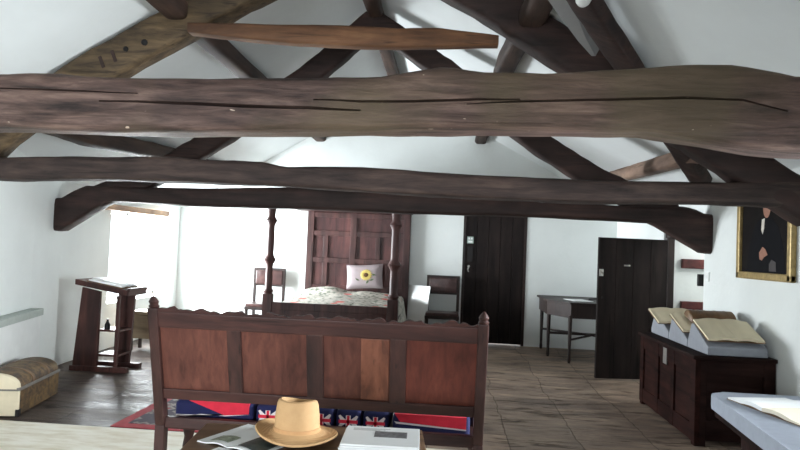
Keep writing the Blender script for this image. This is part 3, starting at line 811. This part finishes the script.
# ------------------------------------------------------------------ two high-backed chairs by the far wall
def chair(label, loc, rz, mat, padm):
    c = thing('chair', label, 'chair', loc, rz, 'chairs by the far wall')
    for s in (-1, 1):
        k = MB(); k.box(s*.25-.024, s*.25+.024, .19, .24, 0, 1.12, .006); k.build('back_post', mat, c)
        k = MB(); k.lathe([(.024, 0), (.03, .05), (.018, .08), (.028, .2), (.018, .3), (.028, .36), (.028, .47)], 12, None, (s*.245, -.2)); k.build('front_leg', mat, c, True)
        k = MB(); k.box(s*.25-.016, s*.25+.016, -.2, .21, .16, .2, .004); k.build('stretcher', mat, c)
    k = MB(); k.box(-.25, .25, .195, .235, 1.07, 1.12, .006); k.box(-.25, .25, .195, .235, .81, .85, .006); k.build('back_frame', mat, c)
    k = MB(); k.box(-.23, .23, .18, .225, .84, 1.08, .018, None, 3); k.build('back_panel', padm, c, True)
    k = MB(); k.box(-.275, .275, -.24, .24, .44, .49, .006); k.build('seat_frame', mat, c)
    k = MB(); k.box(-.265, .265, -.235, .19, .485, .54, .022, None, 3); k.build('seat', padm, c, True)
    k = MB(); k.box(-.245, .245, -.015, .015, .165, .195, .004); k.build('stretcher', mat, c)
    return c
c0 = chair('high-backed dark chair with studded leather back, between the bed and the far door', (-.09, 10.5, 0), 0, M['oak_dark'], M['leather_dark'])
c1 = dup(c0, (-3.04, 10.5, 0), 0, 'high-backed chair in the bright window light left of the bed')
# white panel added in place of a sunlight patch on the far wall
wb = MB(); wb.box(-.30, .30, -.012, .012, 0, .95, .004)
o = wb.build('sun_patch_panel', M['white_gloss']); o.location = (-.62, 10.62, 0); o.rotation_euler = (R(-9), 0, R(-38))
tag(o, 'white panel added for a sunlight patch on the far wall between bed and leather-backed chair', 'board')

# ------------------------------------------------------------------ side table by the far wall
tt = thing('side_table', 'dark side table with canted front against the far wall, partly behind the open door', 'side table', (2.16, 10.07, 0))
poly = [(-.70, -.15), (-.42, -.72), (.38, -.72), (.54, -.15), (.54, .70), (-.70, .70)]
def scale(P, s): return [(a*s, b*s if abs(b-.7) > .01 else b) for a, b in P]
k = MB(); k.prism(poly, .84, .87, 'XY', .006); k.build('tabletop', M['oak_dark'], tt)
k = MB(); k.prism(scale(poly, .94), .64, .84, 'XY'); k.build('apron', M['oak_dark'], tt)
for (a, b) in ((-.40, -.66), (.36, -.66), (-.62, -.12), (.48, -.12), (-.62, .62), (.48, .62)):
    k = MB(); k.lathe([(.018, 0), (.024, .04), (.02, .1), (.026, .4), (.03, .62), (.034, .68)], 12, None, (a, b)); k.build('leg', M['oak_dark'], tt, True)
k = MB(); k.tube([(-.40, -.66, .33), (.02, -.2, .36), (.48, .62, .33)], .016); k.tube([(.36, -.66, .33), (.0, -.2, .36), (-.62, .62, .33)], .016); k.box(-.62, .48, -.14, -.10, .34, .375, .004)
k.build('stretcher', M['oak_dark'], tt)
booklet('leaflet', 'small pale leaflet lying on the dark side table by the far wall', (1.95, 9.85, .871), R(12), .3, .42, .006, M['paper_white'], None, None, None, False)
k = MB(); k.tube([(2.15, 10.05, .884), (2.28, 9.95, .905), (2.4, 9.75, .90), (2.45, 9.5, .883)], .011)
tag(k.build('strap', M['iron'], None, True), 'thin black strap lying across the dark side table', 'strap')

# ------------------------------------------------------------------ oak chest with book rests
ch = thing('oak_chest', 'dark reddish oak chest standing against the right wall', 'chest', (2.42, 6.355, 0))
CX0, CX1, CY, CZ = -.33, .315, .775, .72
k = MB(); k.box(CX0+.03, CX1, -CY+.03, CY-.03, .04, CZ, .004); k.build('carcass', M['chest_end'], ch)
k = MB()
for y_ in (-CY, -.26, .18, CY-.11): k.box(CX0-.004, CX0+.04, y_-(.002 if y_ < -.5 else 0), y_+.11 if abs(y_) > .3 else y_+.085, .028, CZ-.001, .004)
k.box(CX0, CX0+.038, -CY, CY, CZ-.13, CZ, .005); k.box(CX0, CX0+.038, -CY, CY, .03, .17, .005)
k.build('front_frame', M['chest'], ch)
for a, b in ((-.66, -.27), (-.17, .17), (.27, .66)):
    k = MB(); k.box(CX0+.014, CX0+.035, a-.02, b+.02, .16, CZ-.12, .004); k.build('front_panel', M['chest'], ch)
k = MB()
for x_ in (CX0+.002, CX1-.092): k.box(x_, x_+.09, -CY-.001, -CY+.04, .0, CZ-.002, .004)
k.box(CX0+.01, CX1-.01, -CY+.004, -CY+.035, CZ-.12, CZ-.004, .004); k.box(CX0+.01, CX1-.01, -CY+.004, -CY+.035, .1, .22, .004); k.build('end_frame', M['chest_end'], ch)
k = MB(); k.box(CX0-.03, CX1, -CY-.03, CY+.02, CZ, CZ+.035, .01); k.build('lid', M['chest_end'], ch)
for x_ in (CX0+.04, CX1-.05):
    for y_ in (-CY+.04, CY-.05):
        k = MB(); k.box(x_-.04, x_+.04, y_-.04, y_+.04, 0, .14, .004); k.build('foot', M['chest'], ch)
k = MB(); k.box(CX0-.006, CX0+.004, -.06, .04, CZ-.17, CZ-.02, .003); k.build('lock_plate', M['strap'], ch)

def rest(label, y0, ypk, yn, x0=2.19, x1=2.66, zp=.985):
    z = CZ+.036
    k = MB(); k.prism([(y0, z), (y0, z+.05), (ypk+.03, zp), (ypk-.03, zp), (yn, z+.07), (yn, z)], x0, x1, 'YZ', .012)
    return tag(k.build('foam_book_rest', M['foam'], None, False, (0.5*(x0+x1), ypk, z)), label, 'book rest', 'foam book rests on the chest')
rest('grey foam book rest at the far end of the chest', 7.12, 6.98, 6.58)
rest('grey foam book rest in the middle of the chest', 6.57, 6.46, 6.08)
rest('grey foam book rest at the near end of the chest', 6.07, 5.95, 5.60, 2.19, 2.68)
def slab_book(name, label, yt, zt_, yb, zb_, x0, x1, curl=.0, cov=M['leather_brown'], pm=M['paper_cream']):
    L = math.hypot(yt-yb, zt_-zb_); a = math.atan2(zt_-zb_, yt-yb)
    o = thing(name, label, 'book', ((x0+x1)/2, yb, zb_+.002)); o.rotation_euler = (a, 0, 0)
    hw = (x1-x0)/2
    k = MB(); k.box(-hw-.006, hw+.006, -.006, L+.006, 0, .005, .001); k.build('cover', cov, o)
    for s in (-1, 1):
        k = MB()
        k.grid(lambda u_, v_, s=s: Vector((s*u_*hw, v_*L, .03+.012*math.sin(PI*min(1., u_*1.2))-.010*u_)), 10, 2, .022); k.build('page_block', pm, o, True)
    return o
slab_book('open_book', 'cream open book on foam rest at the far end of the chest', 7.0, 1.0, 6.66, .895, 2.12, 2.58)
slab_book('open_book', 'open book with plain pages at near end of the chest', 5.97, 1.0, 5.62, .872, 2.20, 2.66, 0, M['leather_brown'], M['paper_aged'])
o = slab_book('open_book', 'half-hidden open book under the brown leather volume on the chest', 6.48, .998, 6.12, .878, 2.17, 2.45)
lb = thing('leather_book', 'rounded brown leather book lying on the middle book rest of the chest', 'book', (2.47, 6.28, 1.0)); lb.rotation_euler = (R(19), 0, R(4))
k = MB(); n = 14
rings = []
for xx in (-.21, -.2, -.1, 0, .1, .2, .21):
    sc = .86 if abs(xx) > .205 else 1
    rings.append([Vector((xx, (-.085+.085*0)+sc*.10*math.cos(PI*i/(n-1))+.09, sc*.072*math.sin(PI*i/(n-1)))) for i in range(n)])
k.loft(rings); k.build('book_cover', M['leather_brown'], lb, True)
k = MB()
for xx in (-.14, -.05, .05, .14): k.loft([[Vector((xx+e, .005+.102*math.cos(PI*i/(n-1)), .075*math.sin(PI*i/(n-1)))) for i in range(n)] for e in (-.006, .006)])
k.build('spine_band', M['leather_brown'], lb, True)

# ------------------------------------------------------------------ padded table in the right foreground with open book
pt = thing('display_table', 'dark table with thick grey padded top in the right foreground corner', 'table', (2.27, 4.05, 0))
def pad_poly(z0, z1, g):
    k = MB(); P = []
    X0, X1, Y0, Y1, r_ = -.38-g, .46, -.9, .70+g, .10
    for cx, cy, a0 in ((X0+r_, Y1-r_, 180), (X1-.02, Y1-.02, 90), (X1-.02, Y0+.02, 0), (X0+r_, Y0+r_, 270)):
        rr = r_ if cx < 0 else .02
        for i in range(7):
            a = R(a0-15*i); P.append((cx+rr*math.cos(a), cy+rr*math.sin(a)))
    P = [(a - .16*max(0, (Y1-b)/1.6)*(1 if a < 0 else 0), b) for a, b in P]
    k.prism(P, z0, z1, 'XY', .02 if g else .004); return k
pad_poly(.52, .62, .02).build('pad', M['pad'], pt, True)
pad_poly(.47, .52, 0).build('tabletop', M['chest_end'], pt)
k = MB(); k.box(-.24, .44, -.75, .55, .12, .48, .006); k.build('cupboard', M['chest_end'], pt)
for a in (-.2, .4):
    for b in (-.72, .52):
        k = MB(); k.box(a-.03, a+.03, b-.03, b+.03, 0, .13, .004); k.build('foot', M['chest_end'], pt)
ob = thing('open_book', 'large open white book on the grey pad in the right foreground', 'book', (2.18, 4.24, .622), R(12))
for s, pm in ((1, M['paper_white']), (-1, M['paper'])):
    k = MB(); k.grid(lambda a, b, s=s: Vector(((b-.5)*.42, s*a*.33, .026+.014*math.sin(PI*min(1, a*1.3))-.012*a)), 12, 2, .024); k.build('page_block', pm, ob, True)
k = MB(); k.box(-.215, .215, -.335, .335, 0, .004); k.build('cover', M['leather_brown'], ob)
wc = MB(); wc.lathe([(.03, 0), (.03, .16), (.026, .185), (.016, .19), (0, .191)], 20)
o = wc.build('white_canister', M['white_gloss'], None, True, None); o.location = (2.575, 4.71, .622)
tag(o, 'white canister standing on the grey pad by the right wall', 'canister')

# ------------------------------------------------------------------ portrait
pc = thing('portrait', 'gilt-framed dark portrait of a seated person on the right wall', 'picture', (XR, 5.80, 1.40))
def pbox(m, y0, y1, z0, z1, t0, t1, bev=0): m.box(-t1, -t0, y0, y1, z0, z1, bev)
k = MB(); a, hh, b = .49, .80, .065
pbox(k, -a, a, 0, b, .002, .05, .012); pbox(k, -a, a, hh-b, hh, .002, .05, .012); pbox(k, -a, -a+b, 0, hh, .002, .05, .012); pbox(k, a-b, a, 0, hh, .002, .05, .012)
k.build('frame', M['gold'], pc)
k = MB(); pbox(k, -a+.05, a-.05, .05, hh-.05, .002, .02); cv = k.build('canvas', M['canvas'], pc)
def blob(name, poly, mat, t):
    k = MB(); k.prism(poly, -t, -.018, 'YZ'); k.build(name, mat, cv)
# (y towards the far end is left in the view)
def ell(cy, cz, ry, rz_, n=18): return [(cy+ry*math.cos(2*PI*i/n), cz+rz_*math.sin(2*PI*i/n)) for i in range(n)]
blob('painted_coat', [(-.34, .06), (.33, .06), (.28, .3), (.19, .48), (.07, .54), (-.11, .54), (-.23, .46), (-.32, .28)], M['coat'], .021)
blob('painted_face', ell(-.03, .635, .065, .095), M['skin'], .022)
blob('painted_cravat', [(.0, .54), (.05, .53), (.06, .44), (.035, .40), (.01, .45)], M['cravat'], .023)
blob('painted_hand', [(.08, .18), (.09, .24), (.03, .29), (-.02, .27), (-.06, .22), (0, .2), (.04, .17)], M['skin'], .023)
blob('painted_sleeve', [(-.09, .08), (-.21, .08), (-.2, .16), (-.13, .18), (-.09, .14)], M['sleeve'], .023)

# light switch on the right wall
sw = thing('light_switch', 'white light switch on the right wall beside the doorway', 'switch', (XR, 7.06, 1.38))
k = MB(); k.box(-.012, 0, -.05, .05, -.05, .05, .003); k.build('switch_plate', M['white_paint'], sw)
k = MB(); k.box(-.018, -.01, -.012, .012, -.02, .02, .002); k.build('rocker', M['white_paint'], sw)

# ------------------------------------------------------------------ lectern at the left
lc = thing('lectern', 'dark oak sloping-top reading desk with splayed legs by the left wall', 'lectern', (-3.97, 7.25, 0))
for y_, full in ((-.19, True), (.12, False)):
    if full:
        k = MB(); k.loft([[Vector((-.285, y_, .05)), Vector((.0, y_, .05)), Vector((.0, y_+.04, .05)), Vector((-.285, y_+.04, .05))],
                          [Vector((-.215, y_, .95)), Vector((.0, y_, .91)), Vector((.0, y_+.04, .91)), Vector((-.215, y_+.04, .95))]]); k.build('side_board', M['lectern'], lc)
    k = MB(); k.loft([[Vector((.055, y_, .05)), Vector((.225, y_, .05)), Vector((.225, y_+.04, .05)), Vector((.055, y_+.04, .05))],
                      [Vector((.055, y_, .90)), Vector((.255, y_, .86)), Vector((.255, y_+.04, .86)), Vector((.055, y_+.04, .90))]]) if not full else k.box(.20, .235, y_, y_+.04, .05, .87, .004)
    k.build('side_board', M['lectern'], lc)
    k = MB(); k.box(-.31, .36, y_-.02, y_+.06, 0, .06, .008); k.build('foot', M['lectern'], lc)
k = MB(); k.box(-.02, .235, -.15, .13, .45, .475, .004); k.build('shelf', M['lectern'], lc)
k = MB(); k.box(-.02, .235, -.15, .13, .17, .195, .004); k.build('shelf', M['lectern'], lc)
k = MB()
k.loft([[Vector((-.28, y_, .982)), Vector((.36, y_, .878)), Vector((.36, y_, .938)), Vector((-.28, y_, 1.042))] for y_ in (-.23, .2)]); k.build('desk_top', M['lectern'], lc)
k = MB(); k.loft([[Vector((.34, y_, .92)), Vector((.37, y_, .92)), Vector((.37, y_, .962)), Vector((.34, y_, .962))] for y_ in (-.23, .2)]); k.build('book_ledge', M['lectern'], lc)
sh = thing('open_book', 'pale open book on the sloping top of the reading desk', 'book', (-3.97, 7.23, .996)); sh.rotation_euler = (0, R(9.2), 0)
for sg in (-1, 1):
    k = MB(); k.grid(lambda a, b, sg=sg: Vector(((b-.5)*.40+.06, sg*a*.185, .036+.012*math.sin(PI*min(1, a*1.3))-.01*a)), 10, 2, .024); k.build('page_block', M['paper_white'], sh, True)
k = MB(); k.box(-.15, .27, -.195, .195, .002, .012); k.build('cover', M['leather_brown'], sh)
bt = MB(); bt.lathe([(.03, 0), (.032, .05), (.016, .075), (.012, .1), (.017, .112), (0, .114)], 14)
o = bt.build('inkwell', M['iron'], None, True); o.location = (-3.91, 7.15, .476)
tag(o, 'small dark bottle on the shelf of the reading desk', 'bottle')

# pale wooden box seat behind the settle
px_ = thing('box_stool', 'small pale wooden stool between the reading desk and the settle', 'stool', (-4.13, 8.62, 0))
k = MB(); k.box(-.2, .2, -.17, .17, .50, .54, .006); k.build('seat', M['palebox'], px_)
k = MB(); k.box(-.18, .18, -.15, .15, .17, .5, .004); k.build('box_body', M['palebox'], px_)
for a in (-1, 1):
    for b in (-1, 1):
        k = MB(); k.box(a*.165-.02, a*.165+.02, b*.135-.02, b*.135+.02, 0, .18, .003); k.build('leg', M['oak_dark'], px_)

# ------------------------------------------------------------------ domed travelling trunk
ang = math.atan2(.84, -.174) - PI/2
tk = thing('domed_trunk', 'domed hide-covered travelling trunk with cream end by the radiator', 'trunk', (-3.745, 5.095, 0), ang)
TW, TL = .205, .84
def trunk_ring(y, z0, s=1., n=12):
    return [Vector((-TW*s, y, z0)), Vector((TW*s, y, z0))] + [Vector((TW*s*math.cos(PI*i/n), y, .235+s*.125*math.sin(PI*i/n)**.8)) for i in range(n+1)]
k = MB(); k.box(-TW, TW, .03, TL, .015, .232, .012); k.build('trunk_body', M['trunk'], tk)
k = MB(); n = 14
def dome(y, s): return [Vector((-TW*s, y, .238))] + [Vector((TW*s*math.cos(PI-PI*i/n), y, .24+s*.125*math.sin(PI*i/n)**.75)) for i in range(n+1)]+[Vector((TW*s, y, .238))]
k.loft([dome(.03, 1), dome(TL-.05, 1), dome(TL-.01, .97), dome(TL, .9)]); k.build('lid', M['trunk'], tk, True)
k = MB(); k.loft([dome(-.005, .9), dome(0, .97), dome(.028, 1.01)]); k.build('lid_end', M['trunk_end'], tk, True)
k = MB(); k.box(-TW-.002, TW+.002, 0, .028, .013, .232, .01); k.build('body_end', M['trunk_end'], tk)
k = MB(); k.box(-TW-.006, TW+.006, -.004, TL+.004, .222, .25, .004); k.build('seam_band', M['strap'], tk)
for y_ in (.26, .58):
    k = MB(); k.loft([[q*1 for q in [Vector((p.x*1.015, y_+e, p.z+.003)) for p in dome(0, 1)]] for e in (0, .035)]); k.build('lid_strap', M['leather_brown'], tk, True)
for s in (-1, 1):
    k = MB(); k.box(s*TW-.02 if s > 0 else -TW-.006, TW+.006 if s > 0 else -TW+.02, -.006, .05, .01, .07, .004); k.build('corner_guard', M['iron'], tk)

# storage heater on the left wall
hy0, hy1 = 4.9, 6.5
hx = lambda y: xl(y)
hdir = math.atan2(hx(hy1)-hx(hy0), hy1-hy0)
rd = thing('storage_heater', 'long white storage heater with grey top grille on the left wall', 'heater', (hx(hy0), hy0, 0), -hdir)
LH = math.hypot(hx(hy1)-hx(hy0), hy1-hy0)
k = MB(); k.box(.002, .115, 0, LH, .14, .68, .012); k.build('heater_casing', M['white_paint'], rd)
k = MB(); k.box(.002, .135, -.008, LH+.008, .68, .75, .008)
for i in range(60): k.box(.02, .12, .03+i*(LH-.08)/60, .03+i*(LH-.08)/60+.012, .75, .754)
k.build('top_grille', M['grille'], rd)
for y_ in (.12, LH-.12):
    k = MB(); k.box(.01, .11, y_-.03, y_+.03, 0, .15, .004); k.build('foot', M['white_paint'], rd)

# ------------------------------------------------------------------ daylight
wd = bpy.data.worlds.new('overcast_sky'); SC.world = wd; wd.use_nodes = True
bg = wd.node_tree.nodes['Background']; bg.inputs[0].default_value = (.86, .93, 1, 1); bg.inputs[1].default_value = 2.5
def daylight(name, loc, rot, sx, sy, e, spread=180, c=(.9, .96, 1)):
    l = bpy.data.lights.new(name, 'AREA'); l.shape = 'RECTANGLE'; l.size = sx; l.size_y = sy; l.energy = e; l.color = c; l.spread = R(spread)
    o = bpy.data.objects.new(name, l); COL.objects.link(o); o.location = loc; o.rotation_euler = rot
    return o
daylight('daylight_left_window', (-5.12, (WY0+WY1)/2, (WZ0+WZ1)/2), (0, R(-90), 0), WZ1-WZ0, WY1-WY0, 860, 172)
daylight('daylight_right_window', (XR+.45, (VY0+VY1)/2, (VZ0+VZ1)/2), (0, R(90), 0), VZ1-VZ0, VY1-VY0, 112, 66)
daylight('daylight_near_window', ((BX0+BX1)/2, YB-.4, (BZ0+BZ1)/2), (R(90), 0, 0), BX1-BX0, BZ1-BZ0, 105, 80)
pl_ = bpy.data.lights.new('passage_fill', 'POINT'); pl_.energy = 25; pl_.shadow_soft_size = .12  # unseen fill light added to brighten the passage, no lamp fixture there
o = bpy.data.objects.new('passage_fill', pl_); COL.objects.link(o); o.location = (3.7, 7.7, 2.1)

SC.view_settings.view_transform = 'Standard'; SC.view_settings.look = 'None'
SC.view_settings.exposure = 0; SC.view_settings.gamma = 1
SC.cycles.max_bounces = 10; SC.cycles.diffuse_bounces = 6
